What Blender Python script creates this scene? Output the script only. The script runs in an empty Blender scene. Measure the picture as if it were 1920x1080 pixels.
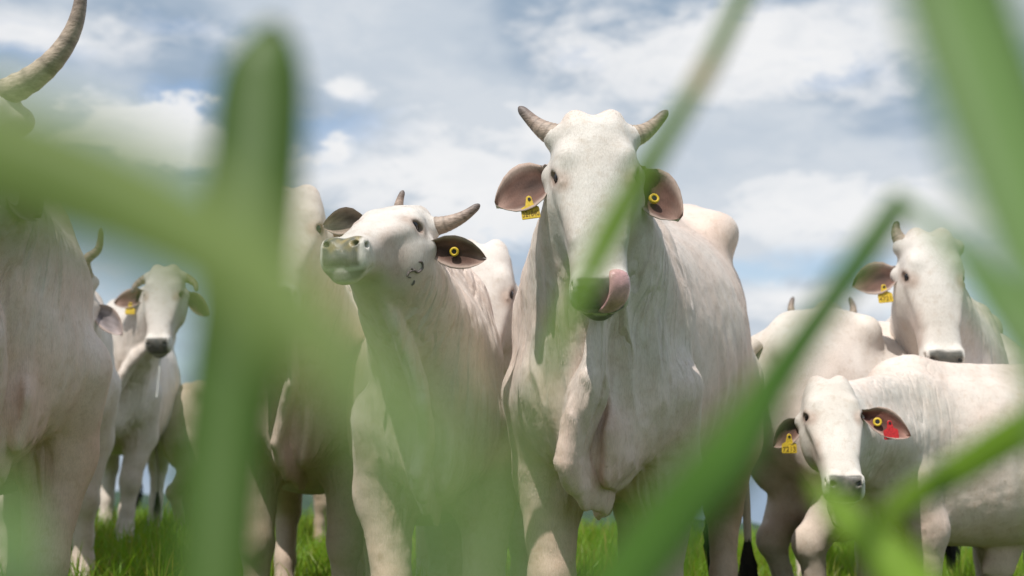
import bpy, math, random
import numpy as np
from mathutils import Vector, Matrix

random.seed(7)
np.random.seed(7)
sc = bpy.context.scene
COL = sc.collection
F32 = np.float32

# ------------------------------------------------------------------ camera
FPX = 2667.0                      # focal length in photo pixels (50 mm on 36 mm, 1920 wide)
CAM = Vector((0.0, 0.0, 0.78))
PITCH = math.atan(360.0 / FPX)
cam_d = bpy.data.cameras.new('camera')
cam = bpy.data.objects.new('camera', cam_d)
COL.objects.link(cam)
cam.location = CAM
cam.rotation_euler = (math.pi / 2 + PITCH, 0, 0)
cam_d.lens = 50.0
cam_d.sensor_width = 36.0
cam_d.clip_start = 0.02
cam_d.clip_end = 20000
cam_d.dof.use_dof = True
cam_d.dof.focus_distance = 3.5
cam_d.dof.aperture_fstop = 3.5
sc.camera = cam
CR = Matrix.Rotation(math.pi / 2 + PITCH, 3, 'X')

def ray(px, py):
    return (CR @ Vector(((px - 960) / FPX, -(py - 540) / FPX, -1.0)))

def pw(px, py, depth):
    """photo pixel + distance along the view axis -> world point"""
    return CAM + ray(px, py) * depth

# ------------------------------------------------------------------ light, sky
SUN = Vector((-0.24, -0.43, 0.87)).normalized()
sun_d = bpy.data.lights.new('sun', 'SUN')
sun_d.energy = 3.6
sun_d.angle = math.radians(0.53)
sun_d.color = (1.0, 0.95, 0.88)
sun = bpy.data.objects.new('sun', sun_d)
COL.objects.link(sun)
sun.location = (0, 0, 30)
sun.rotation_euler = SUN.to_track_quat('Z', 'Y').to_euler()

world = bpy.data.worlds.new('World')
sc.world = world
world.use_nodes = True
sc.view_settings.view_transform = 'Standard'
sc.view_settings.look = 'None'
sc.view_settings.exposure = 0.25
sc.view_settings.gamma = 1.0
sc.cycles.use_denoising = True
sc.cycles.max_bounces = 4
sc.cycles.transparent_max_bounces = 8
sc.cycles.caustics_reflective = False
sc.cycles.caustics_refractive = False
sc.cycles.sample_clamp_indirect = 6

def make_sky():
    nt = world.node_tree
    nt.nodes.clear()
    N, L = nt.nodes.new, nt.links.new
    def val(a, b):
        if isinstance(b, (int, float)):
            a.default_value = b
        else:
            L(b, a)
    def M(op, a, b=0.0, c=None, clamp=False):
        n = N('ShaderNodeMath'); n.operation = op; n.use_clamp = clamp
        val(n.inputs[0], a); val(n.inputs[1], b)
        if c is not None: val(n.inputs[2], c)
        return n.outputs[0]
    def smooth(x, lo, hi):
        n = N('ShaderNodeMapRange'); n.interpolation_type = 'SMOOTHSTEP'
        L(x, n.inputs[0]); n.inputs[1].default_value = lo; n.inputs[2].default_value = hi
        return n.outputs[0]
    sky = N('ShaderNodeTexSky'); sky.sky_type = 'NISHITA'; sky.sun_disc = False
    sky.sun_elevation = math.asin(SUN.z)
    sky.sun_rotation = math.atan2(SUN.x, SUN.y)
    sky.air_density = 1.0; sky.dust_density = 1.2; sky.ozone_density = 1.2
    tc = N('ShaderNodeTexCoord')
    sep = N('ShaderNodeSeparateXYZ'); L(tc.outputs['Generated'], sep.inputs[0])
    az = M('ARCTAN2', sep.outputs[0], sep.outputs[1])
    el = M('ARCSINE', sep.outputs[2])
    # cloud noise lives on the view sphere, stretched sideways near the horizon
    mp = N('ShaderNodeVectorMath'); mp.operation = 'MULTIPLY'
    L(tc.outputs['Generated'], mp.inputs[0]); mp.inputs[1].default_value = (1.0, 1.0, 2.1)
    def noise(scale, detail, rough, dist=0.0, off=0.0):
        a = N('ShaderNodeVectorMath'); a.operation = 'ADD'
        L(mp.outputs[0], a.inputs[0]); a.inputs[1].default_value = (off, off * 1.7, off * .6)
        n = N('ShaderNodeTexNoise'); n.inputs['Scale'].default_value = scale
        n.inputs['Detail'].default_value = detail; n.inputs['Roughness'].default_value = rough
        n.inputs['Distortion'].default_value = dist
        L(a.outputs[0], n.inputs['Vector'])
        return n.outputs[0]
    n_big = noise(3.2, 4, .52, .2, 3.1)
    n_mid = noise(8.0, 5, .55, .3, 11.0)
    n_fine = noise(21.0, 6, .60, .3, 5.3)
    edge = M('ADD', M('MULTIPLY', M('SUBTRACT', n_fine, .5), 3.4), M('MULTIPLY', M('SUBTRACT', n_mid, .5), 3.2))
    def blob(px, py, rx, ry, soft=.55, k=1.0):
        d = ray(px, py).normalized()
        a0, e0 = math.atan2(d.x, d.y), math.asin(d.z)
        dx = M('DIVIDE', M('SUBTRACT', az, a0), rx / FPX)
        dy = M('DIVIDE', M('SUBTRACT', el, e0), ry / FPX)
        r = M('SQRT', M('ADD', M('MULTIPLY', dx, dx), M('MULTIPLY', dy, dy)))
        r = M('ADD', r, M('MULTIPLY', edge, .9 * k))
        return M('SUBTRACT', 1.0, smooth(r, 1.0 - soft, 1.0 + soft * .5))
    def mx(*xs):
        r = xs[0]
        for x in xs[1:]: r = M('MAXIMUM', r, x)
        return r
    white = mx(blob(270, 240, 150, 70, .4), blob(650, 165, 90, 40, .5), blob(830, 330, 320, 110, .7),
               blob(1000, 250, 300, 90, .8), blob(1330, 90, 420, 110, .9), blob(1560, 400, 460, 80, .8),
               blob(1500, 560, 240, 40, .9), blob(640, 280, 50, 40, .6), blob(60, 60, 300, 50, 1.0))
    blue = mx(blob(345, 185, 130, 45, .8), blob(130, 480, 420, 110, .9), blob(600, 230, 140, 70, .9), blob(20, 90, 120, 40, 1),
              blob(1450, 505, 420, 36, .9), blob(420, 620, 420, 160, .9), blob(1900, 620, 160, 130, .9))
    gen_w = smooth(M('ADD', n_big, M('MULTIPLY', M('SUBTRACT', n_fine, .5), .3)), .52, .64)
    grey = smooth(M('ADD', n_big, M('MULTIPLY', M('SUBTRACT', n_mid, .5), .35)), .42, .58)
    cov = M('MAXIMUM', smooth(M('ADD', n_mid, M('MULTIPLY', n_big, .6)), .50, .72), .72)
    cov = M('MULTIPLY', cov, M('SUBTRACT', 1.0, M('MULTIPLY', blue, .62)))
    cov = M('MAXIMUM', cov, white)
    bright = M('MAXIMUM', M('MULTIPLY', white, M('ADD', .55, M('MULTIPLY', n_fine, .85)), clamp=True), M('MULTIPLY', gen_w, .28))
    c1 = N('ShaderNodeMix'); c1.data_type = 'RGBA'
    L(grey, c1.inputs[0]); c1.inputs[6].default_value = (.275, .355, .455, 1); c1.inputs[7].default_value = (.480, .535, .600, 1)
    c2 = N('ShaderNodeMix'); c2.data_type = 'RGBA'
    L(bright, c2.inputs[0]); L(c1.outputs[2], c2.inputs[6]); c2.inputs[7].default_value = (.745, .75, .76, 1)
    bs = N('ShaderNodeBackground'); L(sky.outputs[0], bs.inputs[0]); bs.inputs[1].default_value = .13
    bc = N('ShaderNodeBackground'); L(c2.outputs[2], bc.inputs[0]); bc.inputs[1].default_value = 1.0
    ms = N('ShaderNodeMixShader'); L(cov, ms.inputs[0]); L(bs.outputs[0], ms.inputs[1]); L(bc.outputs[0], ms.inputs[2])
    out = N('ShaderNodeOutputWorld'); L(ms.outputs[0], out.inputs[0])
make_sky()

# ------------------------------------------------------------------ materials
def new_mat(name):
    m = bpy.data.materials.new(name); m.use_nodes = True
    nt = m.node_tree
    b = nt.nodes['Principled BSDF']
    return m, nt, b

def add_noise(nt, scale, detail=4, rough=.55, coord='Object', stretch=None):
    tc = nt.nodes.new('ShaderNodeTexCoord')
    n = nt.nodes.new('ShaderNodeTexNoise')
    n.inputs['Scale'].default_value = scale; n.inputs['Detail'].default_value = detail; n.inputs['Roughness'].default_value = rough
    src = tc.outputs[coord]
    if stretch:
        v = nt.nodes.new('ShaderNodeVectorMath'); v.operation = 'MULTIPLY'; v.inputs[1].default_value = stretch
        nt.links.new(src, v.inputs[0]); src = v.outputs[0]
    nt.links.new(src, n.inputs['Vector'])
    return n.outputs[0]

def ramp(nt, fac, stops):
    r = nt.nodes.new('ShaderNodeValToRGB')
    while len(r.color_ramp.elements) < len(stops): r.color_ramp.elements.new(.5)
    for e, (p, c) in zip(r.color_ramp.elements, stops):
        e.position = p; e.color = (*c, 1)
    nt.links.new(fac, r.inputs[0])
    return r.outputs[0]

def mixc(nt, fac, a, b, mode='MIX'):
    n = nt.nodes.new('ShaderNodeMix'); n.data_type = 'RGBA'; n.blend_type = mode
    for s, v in ((n.inputs[0], fac), (n.inputs[6], a), (n.inputs[7], b)):
        if isinstance(v, (int, float)): s.default_value = v
        elif isinstance(v, tuple): s.default_value = (*v, 1)
        else: nt.links.new(v, s)
    return n.outputs[2]

def bump(nt, b, height, strength, dist):
    n = nt.nodes.new('ShaderNodeBump'); n.inputs['Strength'].default_value = strength; n.inputs['Distance'].default_value = dist
    nt.links.new(height, n.inputs['Height']); nt.links.new(n.outputs[0], b.inputs['Normal'])
    return n

def hide_mat(name):
    """short coat: pigment from the 'col' attribute, wetness from 'wet'"""
    m, nt, b = new_mat(name)
    at = nt.nodes.new('ShaderNodeAttribute'); at.attribute_name = 'col'
    wet = nt.nodes.new('ShaderNodeAttribute'); wet.attribute_name = 'wet'
    n1 = add_noise(nt, 6, 4, .6)
    n2 = add_noise(nt, 420, 2, .6, stretch=(1, 1, .16))
    fd = add_noise(nt, 18, 2, .4, stretch=(1, 1, .065))
    fold = nt.nodes.new('ShaderNodeAttribute'); fold.attribute_name = 'fold'
    c = mixc(nt, 1.0, at.outputs['Color'], ramp(nt, n1, [(.3, (.90, .87, .84)), (.62, (1.04, 1.03, 1.02))]), 'MULTIPLY')
    c = mixc(nt, 1.0, c, ramp(nt, n2, [(.3, (.88, .865, .85)), (.6, (1.04, 1.04, 1.04))]), 'MULTIPLY')
    n4 = add_noise(nt, 34, 4, .65)
    c = mixc(nt, 1.0, c, ramp(nt, n4, [(.30, (.90, .86, .82)), (.48, (1, 1, 1)), (.72, (1.03, 1.02, 1.01))]), 'MULTIPLY')
    nt.links.new(c, b.inputs['Base Color'])
    # skin folds: thin creases where the stretched noise crosses its middle value
    def mth(op, x, y):
        n = nt.nodes.new('ShaderNodeMath'); n.operation = op
        for i_, v in enumerate((x, y)):
            if isinstance(v, (int, float)): n.inputs[i_].default_value = v
            else: nt.links.new(v, n.inputs[i_])
        return n.outputs[0]
    cre = mth('ABSOLUTE', mth('SUBTRACT', fd, .5), 0)
    cre = mth('MINIMUM', mth('MULTIPLY', cre, 9.0), 1.0)
    hsum = mth('ADD', mth('MULTIPLY', mth('MULTIPLY', cre, fold.outputs['Fac']), 1.0), mth('MULTIPLY', n2, .09))
    rr = nt.nodes.new('ShaderNodeMapRange'); nt.links.new(wet.outputs['Fac'], rr.inputs[0])
    rr.inputs[3].default_value = .72; rr.inputs[4].default_value = .22
    nt.links.new(rr.outputs[0], b.inputs['Roughness'])
    b.inputs['Specular IOR Level'].default_value = .35
    b.inputs['Sheen Weight'].default_value = .12
    b.inputs['Sheen Roughness'].default_value = .5
    bump(nt, b, hsum, .75, .016)
    return m

def simple_mat(name, color, rough=.5, var=.15, scale=40, spec=.5, bstr=0.0, bscale=120, trans=0.0):
    m, nt, b = new_mat(name)
    n = add_noise(nt, scale, 4)
    lo = tuple(max(0, c * (1 - var)) for c in color); hi = tuple(c * (1 + var) for c in color)
    nt.links.new(ramp(nt, n, [(.3, lo), (.7, hi)]), b.inputs['Base Color'])
    b.inputs['Roughness'].default_value = rough; b.inputs['Specular IOR Level'].default_value = spec
    if bstr: bump(nt, b, add_noise(nt, bscale, 4), bstr, .003)
    return m

def horn_mat():
    m, nt, b = new_mat('horn_keratin')
    at = nt.nodes.new('ShaderNodeAttribute'); at.attribute_name = 'col'
    n = add_noise(nt, 60, 5, .65, stretch=(1, 1, 2.5))
    nt.links.new(mixc(nt, 1.0, at.outputs['Color'], ramp(nt, n, [(.3, (.6, .57, .55)), (.65, (1.15, 1.12, 1.1))]), 'MULTIPLY'), b.inputs['Base Color'])
    b.inputs['Roughness'].default_value = .5
    bump(nt, b, n, .5, .004)
    return m

def leaf_mat(name, c_lo, c_hi, trans=.45, vein=True, rough=.45):
    m = bpy.data.materials.new(name); m.use_nodes = True
    nt = m.node_tree; nt.nodes.clear()
    out = nt.nodes.new('ShaderNodeOutputMaterial')
    b = nt.nodes.new('ShaderNodeBsdfPrincipled')
    t = nt.nodes.new('ShaderNodeBsdfTranslucent')
    mx = nt.nodes.new('ShaderNodeMixShader'); mx.inputs[0].default_value = trans
    n = add_noise(nt, 14, 4, coord='Object')
    at = nt.nodes.new('ShaderNodeAttribute'); at.attribute_name = 'tint'
    c = ramp(nt, n, [(.3, c_lo), (.7, c_hi)])
    rb = nt.nodes.new('ShaderNodeAttribute'); rb.attribute_name = 'rib'
    c = mixc(nt, rb.outputs['Fac'], c, tuple(min(1, v * 1.7 + .03) for v in c_hi))
    c = mixc(nt, at.outputs['Fac'], c, (.42, .33, .10))
    nt.links.new(c, b.inputs['Base Color'])
    c2 = mixc(nt, 1.0, c, (1.25, 1.15, .55), 'MULTIPLY')
    nt.links.new(c2, t.inputs['Color'])
    b.inputs['Roughness'].default_value = rough
    b.inputs['Specular IOR Level'].default_value = .35
    nt.links.new(b.outputs[0], mx.inputs[1]); nt.links.new(t.outputs[0], mx.inputs[2]); nt.links.new(mx.outputs[0], out.inputs[0])
    return m

MAT = {}
MAT['hide'] = hide_mat('cattle_hide')
MAT['horn'] = horn_mat()
MAT['eye'] = simple_mat('eye_wet', (.006, .005, .005), .07, .3, 60, .5)
MAT['hoof'] = simple_mat('hoof', (.06, .05, .045), .6, .4, 60, .4, .4)
MAT['tongue'] = simple_mat('tongue', (.66, .38, .37), .2, .18, 70, .6, .5, 300)
MAT['yellow'] = simple_mat('tag_yellow', (.66, .45, .03), .5, .28, 130)
MAT['red'] = simple_mat('tag_red', (.55, .022, .025), .5, .25, 130)
MAT['ink'] = simple_mat('tag_ink', (.22, .13, .012), .6, .2, 80)
MAT['black'] = simple_mat('tag_black', (.015, .013, .012), .4, .2, 80)
MAT['hair'] = simple_mat('tail_hair', (.018, .015, .013), .55, .4, 90, .4)
MAT['brand'] = simple_mat('brand_scar', (.16, .13, .125), .6, .3, 150)
MAT['drool'] = simple_mat('saliva', (.6, .6, .56), .1, .1, 150)

# ------------------------------------------------------------------ mesh helpers
def link(o, parent=None):
    COL.objects.link(o)
    if parent is not None: o.parent = parent
    return o

def mesh_obj(name, verts, faces, mat, parent=None, smooth=True):
    me = bpy.data.meshes.new(name)
    if isinstance(verts, np.ndarray) and isinstance(faces, np.ndarray):
        nv, nf, k = len(verts), len(faces), faces.shape[1]
        me.vertices.add(nv); me.vertices.foreach_set('co', np.ascontiguousarray(verts, F32).ravel())
        me.loops.add(nf * k); me.loops.foreach_set('vertex_index', np.ascontiguousarray(faces, np.int32).ravel())
        me.polygons.add(nf); me.polygons.foreach_set('loop_start', np.arange(0, nf * k, k, dtype=np.int32))
        me.update(calc_edges=True)
    else:
        me.from_pydata([tuple(v) for v in verts], [], [tuple(f) for f in faces])
    if smooth: me.polygons.foreach_set('use_smooth', np.ones(len(me.polygons), bool))
    if mat: me.materials.append(mat)
    me.update()
    return link(bpy.data.objects.new(name, me), parent)

def set_attr(o, name, arr):
    arr = np.asarray(arr, F32)
    if arr.ndim == 1:
        a = o.data.attributes.new(name, 'FLOAT', 'POINT'); a.data.foreach_set('value', np.ascontiguousarray(arr))
    else:
        a = o.data.attributes.new(name, 'FLOAT_COLOR', 'POINT')
        rgba = np.ones((len(arr), 4), F32); rgba[:, :3] = arr
        a.data.foreach_set('color', rgba.ravel())

def tag(o, label=None, cat=None, group=None, kind=None):
    if label: o['label'] = label
    if cat: o['category'] = cat
    if group: o['group'] = group
    if kind: o['kind'] = kind
    return o

def hash3(i, j, k, seed):
    h = (i.astype(np.int64) * 374761393 + j.astype(np.int64) * 668265263 + k.astype(np.int64) * 2147483647 + seed * 974711) & 0xffffffff
    h = ((h ^ (h >> 13)) * 1274126177) & 0xffffffff
    return ((h ^ (h >> 16)) & 0xffff).astype(F32) / 65535.0

def vnoise(P, scale, seed=0):
    """value noise, P (n,3) -> -1..1"""
    q = P * scale
    i = np.floor(q).astype(np.int64); f = (q - i).astype(F32); f = f * f * (3 - 2 * f)
    r = 0
    for a in (0, 1):
        wx = f[:, 0] if a else 1 - f[:, 0]
        for b in (0, 1):
            wy = f[:, 1] if b else 1 - f[:, 1]
            for c in (0, 1):
                wz = f[:, 2] if c else 1 - f[:, 2]
                r = r + wx * wy * wz * hash3(i[:, 0] + a, i[:, 1] + b, i[:, 2] + c, seed)
    return r * 2 - 1

def fbm(P, scale, seed=0, octv=3):
    r = 0; amp = 1.0
    for o in range(octv):
        r = r + amp * vnoise(P, scale * 2 ** o, seed + o * 17); amp *= .5
    return r / 1.75

def sstep(x, a, b):
    t = np.clip((x - a) / (b - a), 0, 1)
    return t * t * (3 - 2 * t)

# ------------------------------------------------------------------ distance-field sculpting
class Sculpt:
    def __init__(self, xs, ys, zs):
        self.ax = [np.asarray(a, F32) for a in (xs, ys, zs)]
        self.D = np.full([len(a) for a in self.ax], .25, F32)
    def block(self, lo, hi):
        sl = []
        for a, l, h in zip(self.ax, lo, hi):
            i0 = max(0, int(np.searchsorted(a, l)) - 1); i1 = min(len(a), int(np.searchsorted(a, h)) + 1)
            if i1 - i0 < 2: return None
            sl.append(slice(i0, i1))
        return tuple(sl)
    def put(self, lo, hi, fn, k, op='add'):
        pad = k + .03
        sl = self.block([l - pad for l in lo], [h + pad for h in hi])
        if sl is None: return
        X = self.ax[0][sl[0]][:, None, None]; Y = self.ax[1][sl[1]][None, :, None]; Z = self.ax[2][sl[2]][None, None, :]
        d = fn(X, Y, Z).astype(F32)
        A = self.D[sl]
        if op == 'cut':                      # smooth subtraction
            h = np.clip(.5 - .5 * (A + d) / k, 0, 1)
            self.D[sl] = A + (-d - A) * h + k * h * (1 - h)
        else:
            h = np.clip(.5 + .5 * (A - d) / k, 0, 1)
            self.D[sl] = A + (d - A) * h - k * h * (1 - h)
    def ell(self, c, r, k=.05, R=None, op='add'):
        c = Vector(c); r = [float(v) for v in r]
        R = R or Matrix.Identity(3)                          # columns = axes
        ex = [sum(abs(R[i][j]) * r[j] for j in range(3)) for i in range(3)]
        def fn(X, Y, Z):
            x, y, z = X - c.x, Y - c.y, Z - c.z
            k0 = 0; k1 = 0
            for j in range(3):
                p = x * R[0][j] + y * R[1][j] + z * R[2][j]
                k0 = k0 + (p / r[j]) ** 2; k1 = k1 + (p / r[j] ** 2) ** 2
            k0 = np.sqrt(k0) + 1e-6
            return k0 * (k0 - 1) / (np.sqrt(k1) + 1e-6)
        self.put([c[i] - ex[i] for i in range(3)], [c[i] + ex[i] for i in range(3)], fn, k, op)
    def cone(self, a, b, ra, rb, k=.04, flat=1.0, op='add'):
        a, b = Vector(a), Vector(b); v = b - a
        if flat != 1.0:
            v = Vector((v.x / flat, v.y, v.z))
        vv = max(v.dot(v), 1e-8); m = max(ra, rb)
        def fn(X, Y, Z):
            x, y, z = (X - a.x) / flat, Y - a.y, Z - a.z
            h = np.clip((x * v.x + y * v.y + z * v.z) / vv, 0, 1)
            d = np.sqrt((x - h * v.x) ** 2 + (y - h * v.y) ** 2 + (z - h * v.z) ** 2) - (ra + (rb - ra) * h)
            return d if flat == 1.0 else d * (flat * .5 + .5)
        self.put([min(a[i], b[i]) - m for i in range(3)], [max(a[i], b[i]) + m for i in range(3)], fn, k, op)
    def chain(self, pts, k=.04, flat=1.0):
        for (p, r), (q, s) in zip(pts[:-1], pts[1:]): self.cone(p, q, r, s, k, flat)
    def loft(self, O, S, U, Nn, st, k=.05, e=2.3):
        """section sweep: st rows = (t, half width, b_top, b_bottom) along U; b measured along Nn"""
        O = Vector(O); st = np.array(st, float)
        tt = np.linspace(st[0, 0], st[-1, 0], 161)
        def herm(col):
            x, y = st[:, 0], st[:, col]; m = np.gradient(y, x)
            i = np.clip(np.searchsorted(x, tt) - 1, 0, len(x) - 2); h = x[i + 1] - x[i]; s = (tt - x[i]) / h
            return ((1 + 2 * s) * (1 - s) ** 2 * y[i] + s * (1 - s) ** 2 * h * m[i] + s * s * (3 - 2 * s) * y[i + 1] + s * s * (s - 1) * h * m[i + 1])
        W, T, B = herm(1), herm(2), herm(3)
        W = np.maximum(W, .01)
        pts = []
        for t, w, p, q in zip(tt[::8], W[::8], T[::8], B[::8]):
            for sa in (-1, 1):
                for bb in (p, q): pts.append(O + Vector(U) * float(t) + Vector(S) * float(w * sa) + Vector(Nn) * float(bb))
        lo = [min(p[i] for p in pts) for i in range(3)]; hi = [max(p[i] for p in pts) for i in range(3)]
        S, U, Nn = Vector(S), Vector(U), Vector(Nn)
        def fn(X, Y, Z):
            x, y, z = X - O.x, Y - O.y, Z - O.z
            a = x * S.x + y * S.y + z * S.z; t = x * U.x + y * U.y + z * U.z; b = x * Nn.x + y * Nn.y + z * Nn.z
            shp = np.broadcast_shapes(a.shape, t.shape, b.shape)
            t = np.broadcast_to(t, shp)
            tc = np.clip(t, tt[0], tt[-1])
            ti = (tc - tt[0]) / (tt[-1] - tt[0]) * (len(tt) - 1)
            i0 = np.minimum(ti.astype(np.int32), len(tt) - 2); fr = (ti - i0).astype(F32)
            def L_(A):
                A = A.astype(F32); return A[i0] * (1 - fr) + A[i0 + 1] * fr
            w, p, q = L_(W), L_(T), L_(B)
            hh = np.maximum((p - q) / 2, .008); cc = (p + q) / 2
            rr = (np.abs(a / w) ** e + np.abs((b - cc) / hh) ** e) ** (1 / e)
            d = (rr - 1) * np.minimum(w, hh)
            dt = t - tc
            return np.where(dt != 0, np.sqrt(np.maximum(d, 0) ** 2 + dt * dt) , d)
        self.put(lo, hi, fn, k)
    def mesh(self):
        D = self.D; xs, ys, zs = self.ax
        ins = D < 0
        c = ins[:-1, :-1, :-1].astype(np.int8)
        cnt = sum(ins[i:ins.shape[0] - 1 + i, j:ins.shape[1] - 1 + j, k:ins.shape[2] - 1 + k].astype(np.int8) for i in (0, 1) for j in (0, 1) for k in (0, 1))
        act = (cnt > 0) & (cnt < 8)
        I = np.argwhere(act); n = len(I)
        idx = np.full(act.shape, -1, np.int32); idx[act] = np.arange(n)
        acc = np.zeros((n, 3), F32); num = np.zeros(n, F32)
        corner = {(i, j, k): D[I[:, 0] + i, I[:, 1] + j, I[:, 2] + k] for i in (0, 1) for j in (0, 1) for k in (0, 1)}
        for axis in range(3):
            o1, o2 = [a for a in range(3) if a != axis]
            for u in (0, 1):
                for v in (0, 1):
                    p = [0, 0, 0]; p[o1] = u; p[o2] = v; q = list(p); q[axis] = 1
                    d0, d1 = corner[tuple(p)], corner[tuple(q)]
                    m = (d0 < 0) != (d1 < 0)
                    t = np.where(m, d0 / np.where(m, d0 - d1, 1), 0)
                    acc[:, axis] += np.where(m, t, 0); acc[:, o1] += m * u; acc[:, o2] += m * v; num += m
        fr = acc / num[:, None]
        V = np.empty((n, 3), F32)
        for a, A in enumerate((xs, ys, zs)):
            V[:, a] = A[I[:, a]] + fr[:, a] * (A[I[:, a] + 1] - A[I[:, a]])
        Fs = []
        for axis in range(3):
            o1, o2 = (axis + 1) % 3, (axis + 2) % 3
            a0 = [slice(None)] * 3; a1 = [slice(None)] * 3
            a0[axis] = slice(0, -1); a1[axis] = slice(1, None)
            s0, s1 = ins[tuple(a0)], ins[tuple(a1)]
            E = np.argwhere(s0 != s1)
            ok = (E[:, o1] > 0) & (E[:, o2] > 0) & (E[:, o1] < ins.shape[o1] - 1) & (E[:, o2] < ins.shape[o2] - 1)
            E = E[ok]
            def cell(d1, d2):
                Q = E.copy(); Q[:, o1] -= d1; Q[:, o2] -= d2
                return idx[Q[:, 0], Q[:, 1], Q[:, 2]]
            q = np.stack([cell(1, 1), cell(0, 1), cell(0, 0), cell(1, 0)], 1)
            flip = ~s0[E[:, 0], E[:, 1], E[:, 2]]
            q[flip] = q[flip][:, ::-1]
            Fs.append(q)
        return V, np.concatenate(Fs)

def mesh_normals(V, Fq):
    a = V[Fq[:, 2]] - V[Fq[:, 0]]; b = V[Fq[:, 3]] - V[Fq[:, 1]]
    fn = np.cross(a, b)
    N = np.zeros_like(V)
    for c in range(4):
        for ax in range(3): N[:, ax] += np.bincount(Fq[:, c], fn[:, ax], len(V)).astype(F32)
    return N / (np.linalg.norm(N, axis=1)[:, None] + 1e-12)

def lap(V, Fq, it=1, w=.5):
    for _ in range(it):
        S = np.zeros_like(V); C = np.zeros(len(V), F32)
        for c in range(4):
            p, q = Fq[:, c], Fq[:, (c + 1) % 4]
            for s, t in ((p, q), (q, p)):
                for ax in range(3): S[:, ax] += np.bincount(s, V[t, ax], len(V)).astype(F32)
                C += np.bincount(s, minlength=len(V)).astype(F32)
        V = V * (1 - w) + w * S / C[:, None]
    return V

def graded(lo, hi, flo, fhi, coarse, fine):
    """grid line positions, fine inside flo..fhi, growing to coarse outside"""
    flo, fhi = max(lo, flo), min(hi, fhi)
    out = list(np.arange(flo, fhi, fine))
    s = fine; p = out[-1]
    while p < hi:
        s = min(coarse, s * 1.12); p += s; out.append(p)
    s = fine; p = out[0]; pre = []
    while p > lo:
        s = min(coarse, s * 1.12); p -= s; pre.append(p)
    return np.array(pre[::-1] + out, F32)

# ------------------------------------------------------------------ small part builders
def tube(name, pts, radii, mat, parent, seg=14, flatv=None, caps=True, rings=None):
    """smooth tapered tube through pts; rings(i,n) may scale a ring"""
    P = [Vector(p) for p in pts]
    n = 28
    def cr(t):
        f = t * (len(P) - 1); i = min(int(f), len(P) - 2); s = f - i
        p0, p1, p2, p3 = P[max(i - 1, 0)], P[i], P[i + 1], P[min(i + 2, len(P) - 1)]
        c = .5 * ((2 * p1) + (p2 - p0) * s + (2 * p0 - 5 * p1 + 4 * p2 - p3) * s * s + (3 * p1 - p0 - 3 * p2 + p3) * s ** 3)
        return c, radii[i] * (1 - s) + radii[i + 1] * s
    V, Fc = [], []
    prev = None
    for i in range(n):
        c, r = cr(i / (n - 1)); c2, _ = cr(min(1, i / (n - 1) + .01)); c1, _ = cr(max(0, i / (n - 1) - .01))
        t = (c2 - c1).normalized()
        if prev is None: prev = t.orthogonal() if flatv is None else Vector(flatv)
        x = (prev - t * prev.dot(t)).normalized(); y = t.cross(x); prev = x
        if rings: r *= rings(i, n)
        for k in range(seg):
            a = 2 * math.pi * k / seg
            fy = .38 if flatv is not None else 1.0
            V.append(c + x * (math.cos(a) * r * fy) + y * (math.sin(a) * r))
    for i in range(n - 1):
        for k in range(seg):
            k2 = (k + 1) % seg
            Fc.append((i * seg + k, i * seg + k2, (i + 1) * seg + k2, (i + 1) * seg + k))
    if caps:
        Fc.append(tuple(range(seg))[::-1]); Fc.append(tuple((n - 1) * seg + k for k in range(seg)))
    return mesh_obj(name, V, Fc, mat, parent)

def horn(parent, pts, r0, pale=.5):
    ph = random.random() * 6
    o = tube('horn', pts, [r0 * v for v in np.linspace(1, .28, len(pts))], MAT['horn'], parent, 16,
             rings=lambda i, n: (1 + .05 * math.sin(i * 2.6 + ph) * max(0, 1 - i / n * 1.4)) * (1.0 if i < n - 3 else (.9, .68, .34)[i - n + 3]))
    n = 28; t = np.repeat(np.arange(n) / (n - 1), 16)
    base = np.array([.42, .33, .28]) * (1 - pale) + np.array([.58, .50, .38]) * pale
    tip = np.array([.17, .14, .13])
    mid = np.array([.36, .26, .215])
    c = base[None] * (1 - t[:, None]) + mid[None] * t[:, None]
    w = sstep(t, .62, .95)[:, None]; c = c * (1 - w) + tip[None] * w
    r_ = (np.sin(t * 40 + ph) > .75)[:, None] * (t < .7)[:, None]
    set_attr(o, 'col', c * (1 - .35 * r_))
    return o

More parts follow.
